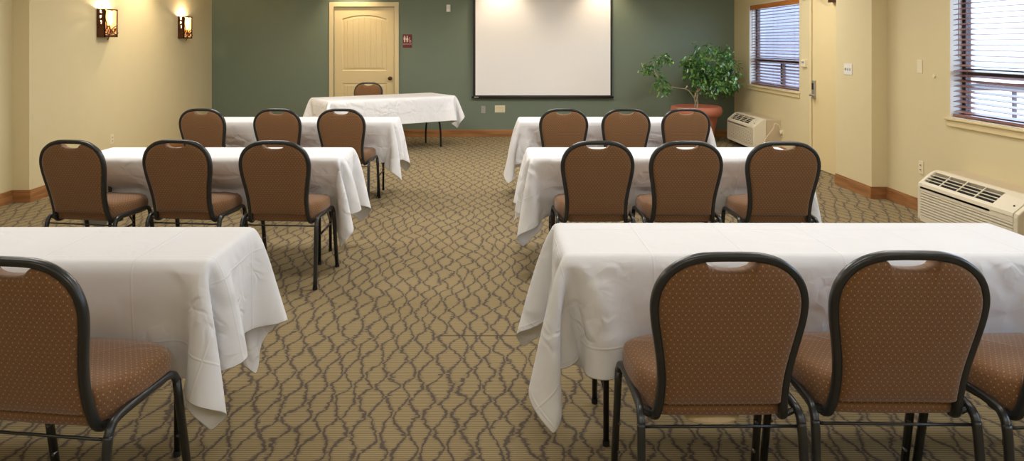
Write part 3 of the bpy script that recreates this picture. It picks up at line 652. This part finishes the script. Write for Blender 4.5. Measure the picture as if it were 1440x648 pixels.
# ------------------------------------------------------------ potted plant
def plant():
    r = thing('potted_ficus', 'bushy green ficus in a large terracotta pot in the far corner', 'plant', (3.035, 10.66, 0))
    prof = [(0.22, 0), (0.245, 0.01), (0.30, 0.33), (0.315, 0.40), (0.345, 0.405), (0.372, 0.43), (0.385, 0.47), (0.385, 0.50), (0.37, 0.545), (0.345, 0.555), (0.325, 0.545), (0.32, 0.47)]
    obj('pot', lathe(B(), prof, 56), M['terracotta'], r, smooth=True)
    bm = B(); lathe(bm, [(0.319, 0.44), (0.319, 0.485), (0.2, 0.50), (0.02, 0.505)], 40); obj('soil', bm, M['soil'], r)
    rnd = random.Random(11)
    bm = B(); 
    def stem(pts, r0, r1):
        p = catmull(pts, 5); n = len(p); tube(bm, p, [r0+(r1-r0)*i/(n-1) for i in range(n)], n=8, up=(0.3, 1, 0.1)); return p
    tw = lambda ph: [(0.024*math.cos(ph+t*4.2), 0.024*math.sin(ph+t*4.2), 0.48+t*0.27) for t in [i/6 for i in range(7)]]
    for ph in (0, PI*2/3, PI*4/3): stem(tw(ph), 0.010, 0.008)
    top = (0.0, 0, 0.75)
    mains = []
    for k in range(13):
        a = k*2.4; e = rnd.uniform(0.15, 0.95); L = rnd.uniform(0.25, 0.46)
        d = Vector((math.cos(a)*math.cos(e), math.sin(a)*math.cos(e)*0.8, math.sin(e)))
        c = Vector((0.20, -0.02, 0.88)); end = c + Vector((d.x*0.42, d.y*0.36, d.z*0.58))*(L/0.46+0.1)
        p = stem([top, (0.08+d.x*0.06, d.y*0.08, 0.86), tuple(c+(end-c)*0.55), tuple(end)], 0.007, 0.002); mains.append(p)
    arm = stem([(0, 0, 0.62), (-0.14, -0.04, 0.80), (-0.38, -0.08, 0.85), (-0.58, -0.1, 0.98), (-0.68, -0.1, 1.15), (-0.62, -0.1, 1.28)], 0.006, 0.002)
    arm2 = stem([(-0.38, -0.08, 0.85), (-0.50, -0.12, 0.80), (-0.58, -0.12, 0.92)], 0.004, 0.002)
    arm3 = stem([(-0.58, -0.1, 0.98), (-0.72, -0.08, 1.10), (-0.82, -0.08, 1.17)], 0.004, 0.002)
    arm4 = stem([(-0.62, -0.1, 1.28), (-0.56, -0.1, 1.32), (-0.48, -0.1, 1.30), (-0.42, -0.1, 1.24)], 0.003, 0.0015)
    obj('trunk', bm, M['bark'], r, smooth=True)
    bm = B()
    def leaf(p, d, L, wd):
        d = d.normalized(); s = d.cross(Vector((0, 0, 1)));
        if s.length < 0.1: s = Vector((1, 0, 0))
        s.normalize(); s = (Matrix.Rotation(rnd.uniform(-0.9, 0.9), 3, d) @ s); nrm = s.cross(d)
        a = bm.verts.new(p); m1 = bm.verts.new(p+d*L*0.35+s*wd-nrm*wd*0.15*-1); m2 = bm.verts.new(p+d*L*0.35-s*wd+nrm*wd*0.15)
        n1 = bm.verts.new(p+d*L*0.7+s*wd*0.8+nrm*wd*0.1); n2 = bm.verts.new(p+d*L*0.7-s*wd*0.8+nrm*wd*0.1)
        c1 = bm.verts.new(p+d*L*0.35-nrm*wd*0.25); c2 = bm.verts.new(p+d*L*0.7-nrm*wd*0.3); e = bm.verts.new(p+d*L-nrm*wd*0.5)
        for f in ((a, m1, c1), (a, c1, m2), (m1, n1, c2, c1), (c1, c2, n2, m2), (n1, e, c2), (c2, e, n2)): bm.faces.new(f)
    def sprig(p, n, spread):
        for _ in range(n):
            q = p+Vector((rnd.gauss(0, spread), rnd.gauss(0, spread), rnd.gauss(0, spread)))
            d = Vector((rnd.uniform(-1, 1), rnd.uniform(-1, 1), rnd.uniform(-1.3, 0.15)))
            leaf(q, d, rnd.uniform(0.06, 0.10), rnd.uniform(0.012, 0.020))
    for p in mains:
        n = len(p)
        for i in range(n//2, n): sprig(p[i], 8, 0.045)
        sprig(p[-1]+Vector((0, 0, -0.06)), 16, 0.055)
    for k in range(66):                                    # outer leaf clumps of the crown
        a = rnd.uniform(0, 2*PI); e = rnd.uniform(-0.75, 1.3)
        q = Vector((0.22+0.40*math.cos(a)*math.cos(e), -0.02+0.32*math.sin(a)*math.cos(e), 1.02+0.50*math.sin(e)*rnd.uniform(0.75, 1.02)))
        if q.x < -0.05 and q.z < 0.85: continue
        sprig(q, 11, 0.036)
    for pth in (arm, arm3, arm4):
        for i, q in enumerate(pth):
            if i >= len(pth)*0.45 and q.x < -0.40: sprig(q, 5, 0.032)
    for q in arm2[3:]: sprig(q, 5, 0.035)
    for q in ((-0.80, -0.1, 1.10), (-0.56, -0.1, 1.22), (-0.50, -0.1, 0.86), (-0.62, -0.1, 0.92)): sprig(Vector(q), 12, 0.035)
    obj('foliage', bm, M['leaf'], r)
plant()
# ------------------------------------------------------------ banquet chair
def ylean(z):
    t = (z-0.40)/0.515
    return -0.135 - 0.105*t - 0.012*math.sin(PI*min(max(t, 0), 1))
OUT = [(0.0, 0.915), (0.05, 0.9145), (0.092, 0.911), (0.14, 0.896), (0.183, 0.866), (0.208, 0.832), (0.221, 0.795), (0.225, 0.757), (0.221, 0.71), (0.2115, 0.655), (0.201, 0.595), (0.194, 0.535), (0.193, 0.475), (0.197, 0.43)]
def make_chair():
    t = thing('banquet_chair', '', 'chair')
    # back frame
    hr = 0.0122
    half = []
    for i, (x, z) in enumerate(OUT):
        a = OUT[max(i-1, 0)]; b = OUT[min(i+1, len(OUT)-1)]; tx, tz = b[0]-a[0], b[1]-a[1]; l = math.hypot(tx, tz)
        nx, nz = (tz/l, -tx/l) if i else (0, -1)                     # inward normal
        half.append((max(0, x+nx*hr) if i else 0, z+nz*hr))
    side = [(x, ylean(z), z) for x, z in half] + [(0.190, -0.128, 0.402), (0.192, -0.10, 0.392), (0.196, -0.04, 0.394)]
    pts = [(-x, y, z) for x, y, z in side[::-1]] + side[1:]
    pts = catmull(pts, 3)
    obj('back_frame', tube(B(), pts, hr, 0.0135, n=12, up=(0, 1, 0.15), power=3.4), M['frame_black'], t, smooth=True)
    # back cushion outline (inner edge of the frame, with the hand-hold dip at the top)
    inn = []
    for i, (x, z) in enumerate(OUT):
        a = OUT[max(i-1, 0)]; b = OUT[min(i+1, len(OUT)-1)]; tx, tz = b[0]-a[0], b[1]-a[1]; l = math.hypot(tx, tz)
        nx, nz = (tz/l, -tx/l) if i else (0, -1)
        inn.append((x+nx*0.0212, z+nz*0.0212))
    dip = [(0.0, 0.862), (0.025, 0.863), (0.048, 0.868), (0.066, 0.877), (0.078, 0.888)]
    hp = dip + [p for p in inn if p[0] > 0.088 and p[1] > 0.458] + [(0.172, 0.451), (0.158, 0.445)]
    hp2 = [Vector((x, z, 0)) for x, z in hp]; hp3 = [(p.x, p.y) for p in catmull(hp2, 3)]
    ring = hp3 + [(0.08, 0.445), (0.0, 0.445)] + [(-0.08, 0.445)] + [(-x, z) for x, z in hp3[::-1]][:-1]
    cx, cz = 0.0, 0.66
    prof = [(1.0, 0.004), (0.995, -0.008), (0.975, -0.016), (0.93, -0.021), (0.82, -0.024), (0.6, -0.026), (0.3, -0.027)]   # rear face
    proff = [(0.997, 0.020), (0.985, 0.034), (0.95, 0.045), (0.85, 0.052), (0.6, 0.056), (0.3, 0.058)]
    bm = B()
    def rg(f, off): return [bm.verts.new((cx+(x-cx)*f, ylean(cz+(z-cz)*f)+off, cz+(z-cz)*f)) for x, z in ring]
    rings = [rg(f, o) for f, o in prof[::-1]] + [rg(f, o) for f, o in proff]
    for A, Q in zip(rings, rings[1:]):
        for j in range(len(ring)): bm.faces.new((A[j], A[(j+1) % len(ring)], Q[(j+1) % len(ring)], Q[j]))
    for R, off in ((rings[0], -0.027), (rings[-1], 0.058)):
        c = bm.verts.new((cx, ylean(cz)+off, cz))
        for j in range(len(ring)): bm.faces.new((R[j], R[(j+1) % len(ring)], c))
    back = obj('backrest', bm, M['fabric_back'], t, smooth=True)
    # black piping strip just inside the hand-hold
    # seat cushion
    so = []
    def seat_hw(y): return 0.192 + (0.236-0.192)*min(1, max(0, (y+0.165)/0.25))
    N = 18
    right = [(0.0, 0.245), (0.08, 0.243), (0.14, 0.236), (0.19, 0.216), (0.222, 0.18), (0.236, 0.13), (0.237, 0.06), (0.228, -0.03), (0.206, -0.085), (0.190, -0.118), (0.168, -0.132), (0.09, -0.136), (0.0, -0.137)]
    right = [(p.x, p.y) for p in catmull([Vector((x, y, 0)) for x, y in right], 3)]
    sr = right + [(-x, y) for x, y in right[::-1][1:-1]]
    sp = [(0.0, 0.398), (0.93, 0.398), (0.972, 0.401), (0.988, 0.417), (1.003, 0.438), (1.008, 0.460), (0.998, 0.482), (0.968, 0.498), (0.89, 0.509), (0.65, 0.515), (0.35, 0.518)]
    bm = B(); prev = None
    for f, z in sp:
        if f == 0: prev = [bm.verts.new((0, 0.03, z))]; continue
        R = [bm.verts.new((x*f, 0.03+(y-0.03)*f, z - (0.012 if y*f > 0.15 and z > 0.44 else 0))) for x, y in sr]
        for j in range(len(sr)):
            if len(prev) == 1: bm.faces.new((prev[0], R[j], R[(j+1) % len(sr)]))
            else: bm.faces.new((prev[j], prev[(j+1) % len(sr)], R[(j+1) % len(sr)], R[j]))
        prev = R
    c = bm.verts.new((0, 0.03, 0.518))
    for j in range(len(sr)): bm.faces.new((prev[j], prev[(j+1) % len(sr)], c))
    obj('seat', bm, M['fabric_seat'], t, smooth=True)
    # side frames: front leg, top rail and rear leg are one bent tube; legs modelled as separate parts
    for s in (-1, 1):
        rail = catmull([(s*0.236, -0.150, 0.385), (s*0.235, -0.135, 0.408), (s*0.232, -0.10, 0.421), (s*0.232, 0.02, 0.424), (s*0.236, 0.12, 0.426), (s*0.240, 0.158, 0.418), (s*0.242, 0.176, 0.392)], 5)
        obj('seat_rail', tube(B(), rail, 0.0125, 0.0115, n=10, up=(1, 0, 0), power=2.8), M['frame_black'], t, smooth=True)
        fl = obj('leg', tube(B(), [(s*0.242, 0.176, 0.394), (s*0.243, 0.184, 0.34), (s*0.246, 0.245, 0.012)], 0.0125, 0.0125, n=10, up=(1, 0, 0), power=2.8), M['frame_black'], t, smooth=True)
        obj('foot_cap', tube(B(), [(s*0.246, 0.2445, 0.016), (s*0.246, 0.247, 0.0)], 0.0145, n=12, up=(1, 0, 0)), M['black_rubber'], fl)
        bm = B(); tube(bm, [(s*0.238, 0.235, 0.09), (s*0.234, 0.212, 0.09)], 0.005, n=8, up=(1, 0, 0)); tube(bm, [(s*0.238, 0.214, 0.20), (s*0.236, 0.190, 0.20)], 0.005, n=8, up=(1, 0, 0)); obj('bolt', bm, M['grey_steel'], fl)
        rl = obj('leg', tube(B(), catmull([(s*0.236, -0.149, 0.388), (s*0.237, -0.158, 0.34), (s*0.240, -0.172, 0.20), (s*0.243, -0.195, 0.012)], 3), 0.0125, 0.0125, n=10, up=(1, 0, 0), power=2.8), M['frame_black'], t, smooth=True)
        obj('foot_cap', tube(B(), [(s*0.243, -0.1945, 0.016), (s*0.243, -0.196, 0.0)], 0.0145, n=12, up=(1, 0, 0)), M['black_rubber'], rl)
        bm = B(); tube(bm, catmull([(s*0.188, -0.11, 0.394), (s*0.205, -0.118, 0.398), (s*0.232, -0.12, 0.412)], 4), 0.009, n=8, up=(0, 1, 0)); obj('bracket', bm, M['frame_black'], t, smooth=True)
    obj('stretcher', tube(B(), [(-0.237, -0.145, 0.375), (0.237, -0.145, 0.375)], 0.0045, n=8), M['frame_black'], t, smooth=True)
    obj('seat_pan', box(B(), -0.16, 0.16, -0.09, 0.20, 0.386, 0.402), M['dark_steel'], t, bevel=0.004)
    return t
G = 'brown padded banquet chairs with black frames'
# (px centre of the backrest top as X, depth of the backrest top, rotation, label)
R_ = math.radians
chairs = [
 (0.657, 1.957, R_(0.5), 'brown banquet chair in the front right row, nearest the aisle, fully in view'),
 (1.174, 1.97, R_(-1), 'brown banquet chair in the front right row, second from the aisle'),
 (1.728, 1.96, R_(3), 'brown banquet chair cut off by the right edge of the picture, front right row'),
 (-1.350, 1.915, R_(-7), 'brown banquet chair cut off by the left edge, front left row nearest the aisle'),
 (-2.615, 4.26, R_(-9), 'brown banquet chair in the middle left row, farthest from the aisle'),
 (-1.980, 4.28, R_(-6), 'brown banquet chair in the middle of the middle left row'),
 (-1.362, 4.23, R_(-4), 'brown banquet chair in the middle left row, nearest the aisle'),
 (0.607, 4.22, R_(0), 'brown banquet chair in the middle right row, nearest the aisle'),
 (1.142, 4.21, R_(0), 'brown banquet chair in the middle of the middle right row'),
 (1.722, 4.19, R_(-2), 'brown banquet chair in the middle right row, nearest the windows'),
 (-2.700, 6.345, R_(-6), 'brown banquet chair in the far left row, nearest the beige wall'),
 (-2.010, 6.33, R_(-4), 'brown banquet chair in the middle of the far left row'),
 (-1.425, 6.32, R_(-3), 'brown banquet chair in the far left row, nearest the aisle'),
 (0.600, 6.33, R_(0), 'brown banquet chair in the far right row, nearest the aisle'),
 (1.168, 6.33, R_(0), 'brown banquet chair in the middle of the far right row'),
 (1.714, 6.33, R_(0), 'brown banquet chair in the far right row, in front of the potted plant'),
 (-1.985, 10.72, R_(176), 'brown banquet chair behind the angled table, facing the room before the door'),
]
proto = make_chair(); CH = []
for i, (x, y, rz, lab) in enumerate(chairs):
    loc = (x - math.sin(rz)*0.24, y + math.cos(rz)*0.24, 0)
    if i == 0: o = proto; first = (loc, rz, lab)
    else: o = dup(proto, loc, rz, lab, G)
    CH.append((loc, rz))
proto.location = first[0]; proto.rotation_euler = (0, 0, first[1]); proto['label'] = first[2]; proto['group'] = G
bm = B(); prism(bm, [(0.085*math.cos(a), -0.055+0.045*math.sin(a)) for a in [2*PI*i/24 for i in range(24)]], 0.352, 0.389)
ln = obj('seat_lining', bm, M['tan_lining'], proto, bevel=0.01); ln['label'] = 'tan lining hanging under the seat'
# ------------------------------------------------------------ tables and their cloths
TH = 0.748
def table(cx, cy, w, d, rz, label, wish=False):
    t = thing('folding_table', label, 'table', (cx, cy, 0), rz, None)
    obj('tabletop', box(B(), -w/2+0.010, w/2-0.010, -d/2+0.010, d/2-0.010, TH-0.026, TH-0.007), M['table_top'], t, bevel=0.004)
    for s in (-1, 1):
        x = s*(w/2-0.167)
        if not wish:
            for q in (-1, 1):
                y = -d/2+0.145 if q < 0 else d/2-0.03
                lg = obj('leg', tube(B(), [(x, y, TH-0.024), (x, y, 0.012)], 0.011, n=12, up=(1, 0, 0)), M['dark_steel'], t, smooth=True)
                obj('foot_cap', tube(B(), [(x, y, 0.02), (x, y, 0)], 0.013, n=12, up=(1, 0, 0)), M['black_rubber'], lg)
            obj('cross_bar', tube(B(), [(x, -d/2+0.145, 0.20), (x, d/2-0.03, 0.20)], 0.008, n=8), M['dark_steel'], t, smooth=True)
            obj('brace', tube(B(), [(x, 0, 0.66), (x-s*0.01, 0, 0.56), (x-s*0.33, 0, TH-0.028)], 0.007, n=8), M['grey_steel'], t, smooth=True)
            obj('strut', tube(B(), [(x, -d/2+0.155, 0.53), (x, d/2-0.04, 0.22)], 0.007, n=8), M['grey_steel'], t, smooth=True)
        else:
            for q in (-1, 1):
                p = catmull([(x, q*0.06, TH-0.03), (x, q*0.10, 0.52), (x, q*0.20, 0.34), (x, q*0.235, 0.20), (x, q*0.24, 0.0)], 6)
                obj('leg', tube(B(), p, 0.014, n=10, up=(1, 0, 0)), M['dark_steel'], t, smooth=True)
            obj('cross_bar', tube(B(), [(x, -0.13, 0.45), (x, 0.13, 0.45)], 0.010, n=8), M['dark_steel'], t, smooth=True)
    return t
def drape(w, d, ox, oy, colliders, seed, h=0.0275, steps=300, push=0.0):
    """position based cloth laid over a table w x d; returns vertex grid in table coordinates"""
    rng = np.random.default_rng(seed)
    a, b = w/2, d/2
    nu = int(round((w+2*ox)/h))+1; nv = int(round((d+2*oy)/h))+1
    U = np.linspace(-a-ox, a+ox, nu); V = np.linspace(-b-oy, b+oy, nv)
    P = np.zeros((nu, nv, 3)); P[..., 0] = U[:, None]; P[..., 1] = V[None]; P[..., 2] = TH+0.002
    hx = U[1]-U[0]; hy = V[1]-V[0]
    ex = np.maximum(0, np.abs(P[..., 0])-a); ey = np.maximum(0, np.abs(P[..., 1])-b)
    fixed = (ex < 0.006) & (ey < 0.006)
    # start slightly drooped
    P[..., 2] -= 0.25*np.hypot(ex, ey)
    P += rng.normal(0, 0.002, P.shape)*(~fixed)[..., None]
    P[fixed, 2] = TH+0.002
    # low frequency perturbation so that no two corners fold alike
    w_ = (~fixed).astype(float)
    Q = P.copy(); dt = 1/50; g = np.array([0, 0, -2.1])
    cons = []
    def add(di, dj, L, k):
        A0 = slice(0, nu-di); 
        for pi in range(2):
            if dj >= 0: pairs = ((pi, 0), (pi, 1)) if di == 0 or dj == 0 else ((pi, 0), (pi, 1))
            else: pairs = ((pi, 0), (pi, 1))
            for _, pj in pairs:
                cons.append((di, dj, pi, pj, L, k))
    add(1, 0, hx, 1.0); add(0, 1, hy, 1.0); dg = math.hypot(hx, hy); add(1, 1, dg, 0.6); add(1, -1, dg, 0.6)
    bends = [(2, 0, 2*hx, 0.10), (0, 2, 2*hy, 0.10), (4, 0, 4*hx, 0.03), (0, 4, 4*hy, 0.03)]
    def idx(di, dj, pi, pj):
        I = np.arange(0, nu-di); J = np.arange(0, nv-abs(dj))
        if dj < 0: J = J+abs(dj)
        if di: I = I[(I//di) % 2 == pi]
        else: I = I[I % 2 == pi]
        if dj: J = J[(J//max(abs(dj), 1)) % 2 == pj]
        else: J = J[J % 2 == pj]
        ii, jj = np.meshgrid(I, J, indexing='ij'); ii = ii.ravel(); jj = jj.ravel()
        return ii*nv+jj, (ii+di)*nv+(jj+dj)
    CS = []
    for di, dj, pi, pj, L, k in cons:
        i0, i1 = idx(di, dj, pi, pj)
        if len(i0): CS.append((i0, i1, L, k, False))
    for di, dj, L, k in bends:
        for pi in range(2):
            for pj in range(2):
                i0, i1 = idx(di, dj, pi, pj)
                if len(i0): CS.append((i0, i1, L, k, True))
    X = P.reshape(-1, 3); Xp = X.copy(); wv = w_.ravel(); Fx = fixed.ravel(); X0 = X[Fx].copy()
    CS2 = []
    for i0, i1, L, k, bd in CS:
        w0, w1 = wv[i0], wv[i1]; s = w0+w1; ok = s > 0
        CS2.append((i0[ok], i1[ok], L, k, (w0[ok]/s[ok])[:, None], (w1[ok]/s[ok])[:, None], bd))
    damp = 0.965; wind = rng.normal(0, 1, (3,))
    ph = rng.uniform(0, 6.28, 6)
    for st in range(steps):
        v = (X-Xp)*damp
        if st > steps*0.7: v *= 0.85
        Xp = X.copy()
        X = X + (v + g*dt*dt)*wv[:, None]
        if st < steps*0.5:                                   # gentle uneven draught while it settles
            f = 0.0006*np.sin(X[:, 0]*7+ph[0]+st*0.02)*np.sin(X[:, 2]*5+ph[1]); X[:, 1] += f*wv*np.sign(X[:, 1])
            f = 0.0006*np.sin(X[:, 1]*9+ph[2]+st*0.02); X[:, 0] += f*wv*np.sign(X[:, 0])
        for it in range(9):
            for i0, i1, L, k, r0, r1, bd in CS2:
                if bd and it % 3: continue
                D = X[i1]-X[i0]; l = np.sqrt((D*D).sum(1)); e = (l-L)/np.maximum(l, 1e-9)*k
                if bd: e = np.minimum(e, 0)
                D *= e[:, None]; X[i0] += D*r0; X[i1] -= D*r1
            # table box
            ax = a+0.003; by = b+0.003
            ins = (np.abs(X[:, 0]) < ax) & (np.abs(X[:, 1]) < by) & (X[:, 2] < TH) & ~Fx
            if ins.any():
                px = ax-np.abs(X[ins, 0]); py = by-np.abs(X[ins, 1]); pz = TH-X[ins, 2]
                q = X[ins]; m = np.argmin(np.stack([px, py, pz], 1), 1)
                # below the top the flaps may swing inward only a little
                deep = (pz > 0.05)
                sx = np.where(q[:, 0] >= 0, 1, -1); sy = np.where(q[:, 1] >= 0, 1, -1)
                mx = (m == 0) & ~deep; my = (m == 1) & ~deep; mz = (m == 2)
                q[mx, 0] = (sx*ax)[mx]; q[my, 1] = (sy*by)[my]; q[mz, 2] = TH+0.001
                X[ins] = q
            for (sx_, sy_, cr, srn) in colliders:            # seats pushed against the cloth
                lx = (X[:, 0]-sx_)*cr + (X[:, 1]-sy_)*srn; lyy = -(X[:, 0]-sx_)*srn + (X[:, 1]-sy_)*cr
                front = 0.263 - 0.05*np.minimum(1, np.abs(lx)/0.25)**4 - max(0.0, 1-(st-steps*0.5)/(steps*0.25))*0.35
                hit = (np.abs(lx) < 0.258) & (lyy < front) & (lyy > -0.10) & (X[:, 2] < 0.522) & ~Fx & (st > steps*0.5)
                if hit.any():
                    dy = (front-lyy)[hit]*0.6; X[hit, 0] -= dy*srn; X[hit, 1] += dy*cr
            X[:, 2] = np.maximum(X[:, 2], 0.004)
            X[Fx] = X0
    return X.reshape(nu, nv, 3)
def tablecloth(tb, w, d, ox, oy, label, seed, group=None):
    cx, cy = tb.location.x, tb.location.y; rz = tb.rotation_euler.z; cols = []
    for (loc, crz) in CH:
        dx, dy = loc[0]-cx, loc[1]-cy
        if math.hypot(dx, dy) < 1.6:
            lx = dx*math.cos(rz)+dy*math.sin(rz); ly = -dx*math.sin(rz)+dy*math.cos(rz)
            a = crz-rz; cols.append((lx, ly, math.cos(a), math.sin(a)))
    G_ = drape(w, d, ox, oy, cols, seed)
    nu, nv = G_.shape[:2]; bm = B(); vs = [[bm.verts.new(G_[i, j]) for j in range(nv)] for i in range(nu)]
    for i in range(nu-1):
        for j in range(nv-1): bm.faces.new((vs[i][j], vs[i+1][j], vs[i+1][j+1], vs[i][j+1]))
    uvl = bm.loops.layers.uv.new('cloth'); bm.verts.index_update()
    for f in bm.faces:
        for l in f.loops: l[uvl].uv = ((l.vert.index//nv)*0.0275+seed*0.37, (l.vert.index % nv)*0.0275+seed*0.21)
    o = obj('tablecloth', bm, M['cloth'], smooth=True); o.location = (cx, cy, 0); o.rotation_euler = (0, 0, rz)
    s = o.modifiers.new('thickness', 'SOLIDIFY'); s.thickness = 0.0014; s.offset = 1
    s = o.modifiers.new('sub', 'SUBSURF'); s.levels = 1; s.render_levels = 1
    tag(o, label, 'tablecloth', group)
TW, TD = 1.83, 0.485
rows = [
 (0.238+TW/2, 2.46, 'front right', 5), (-1.002-TW/2, 2.395, 'front left', 8),
 (0.214+TW/2, 4.60, 'middle right', 3), (-1.047-1.76/2, 4.60, 'middle left', 12),
 (0.210+TW/2, 6.71, 'far right', 21), (-1.010-TW/2, 6.71, 'far left', 34)]
for cx, yn, nm, seed in rows:
    tw = 1.76 if nm == 'middle left' else TW
    tb = table(cx, yn+TD/2, tw, TD, 0, 'narrow folding table with black legs under the %s white cloth' % nm)
    extra = {'front right': 'nearest the camera on the window side', 'front left': 'cut off by the left edge',
             'middle right': 'between front and far rows on the window side', 'middle left': 'between front and far rows on the sconce side',
             'far right': 'in front of the screen and plant', 'far left': 'before the angled table'}[nm]
    tablecloth(tb, tw, TD, 0.385, 0.397, '%s white tablecloth, %s' % (nm, extra), seed)
hd = R_(33)
tb = table(-1.62, 9.96, 1.90, 0.76, hd, 'angled folding table with curved legs before the green wall', True)
tablecloth(tb, 1.90, 0.76, 0.30, 0.36, 'white tablecloth on the angled head table before the door', 55)
# small grey plug cap on the floor beside the front right cloth
bm = B(); tube(bm, [(0.23, 3.57, 0.02), (0.27, 3.57, 0.02)], 0.019, n=14); tube(bm, [(0.27, 3.57, 0.02), (0.33, 3.58, 0.014)], 0.011, n=10)
tag(obj('plug_cap', bm, M['grey_plastic'], smooth=True), 'small grey cap on the carpet beside the front right cloth', 'plug')
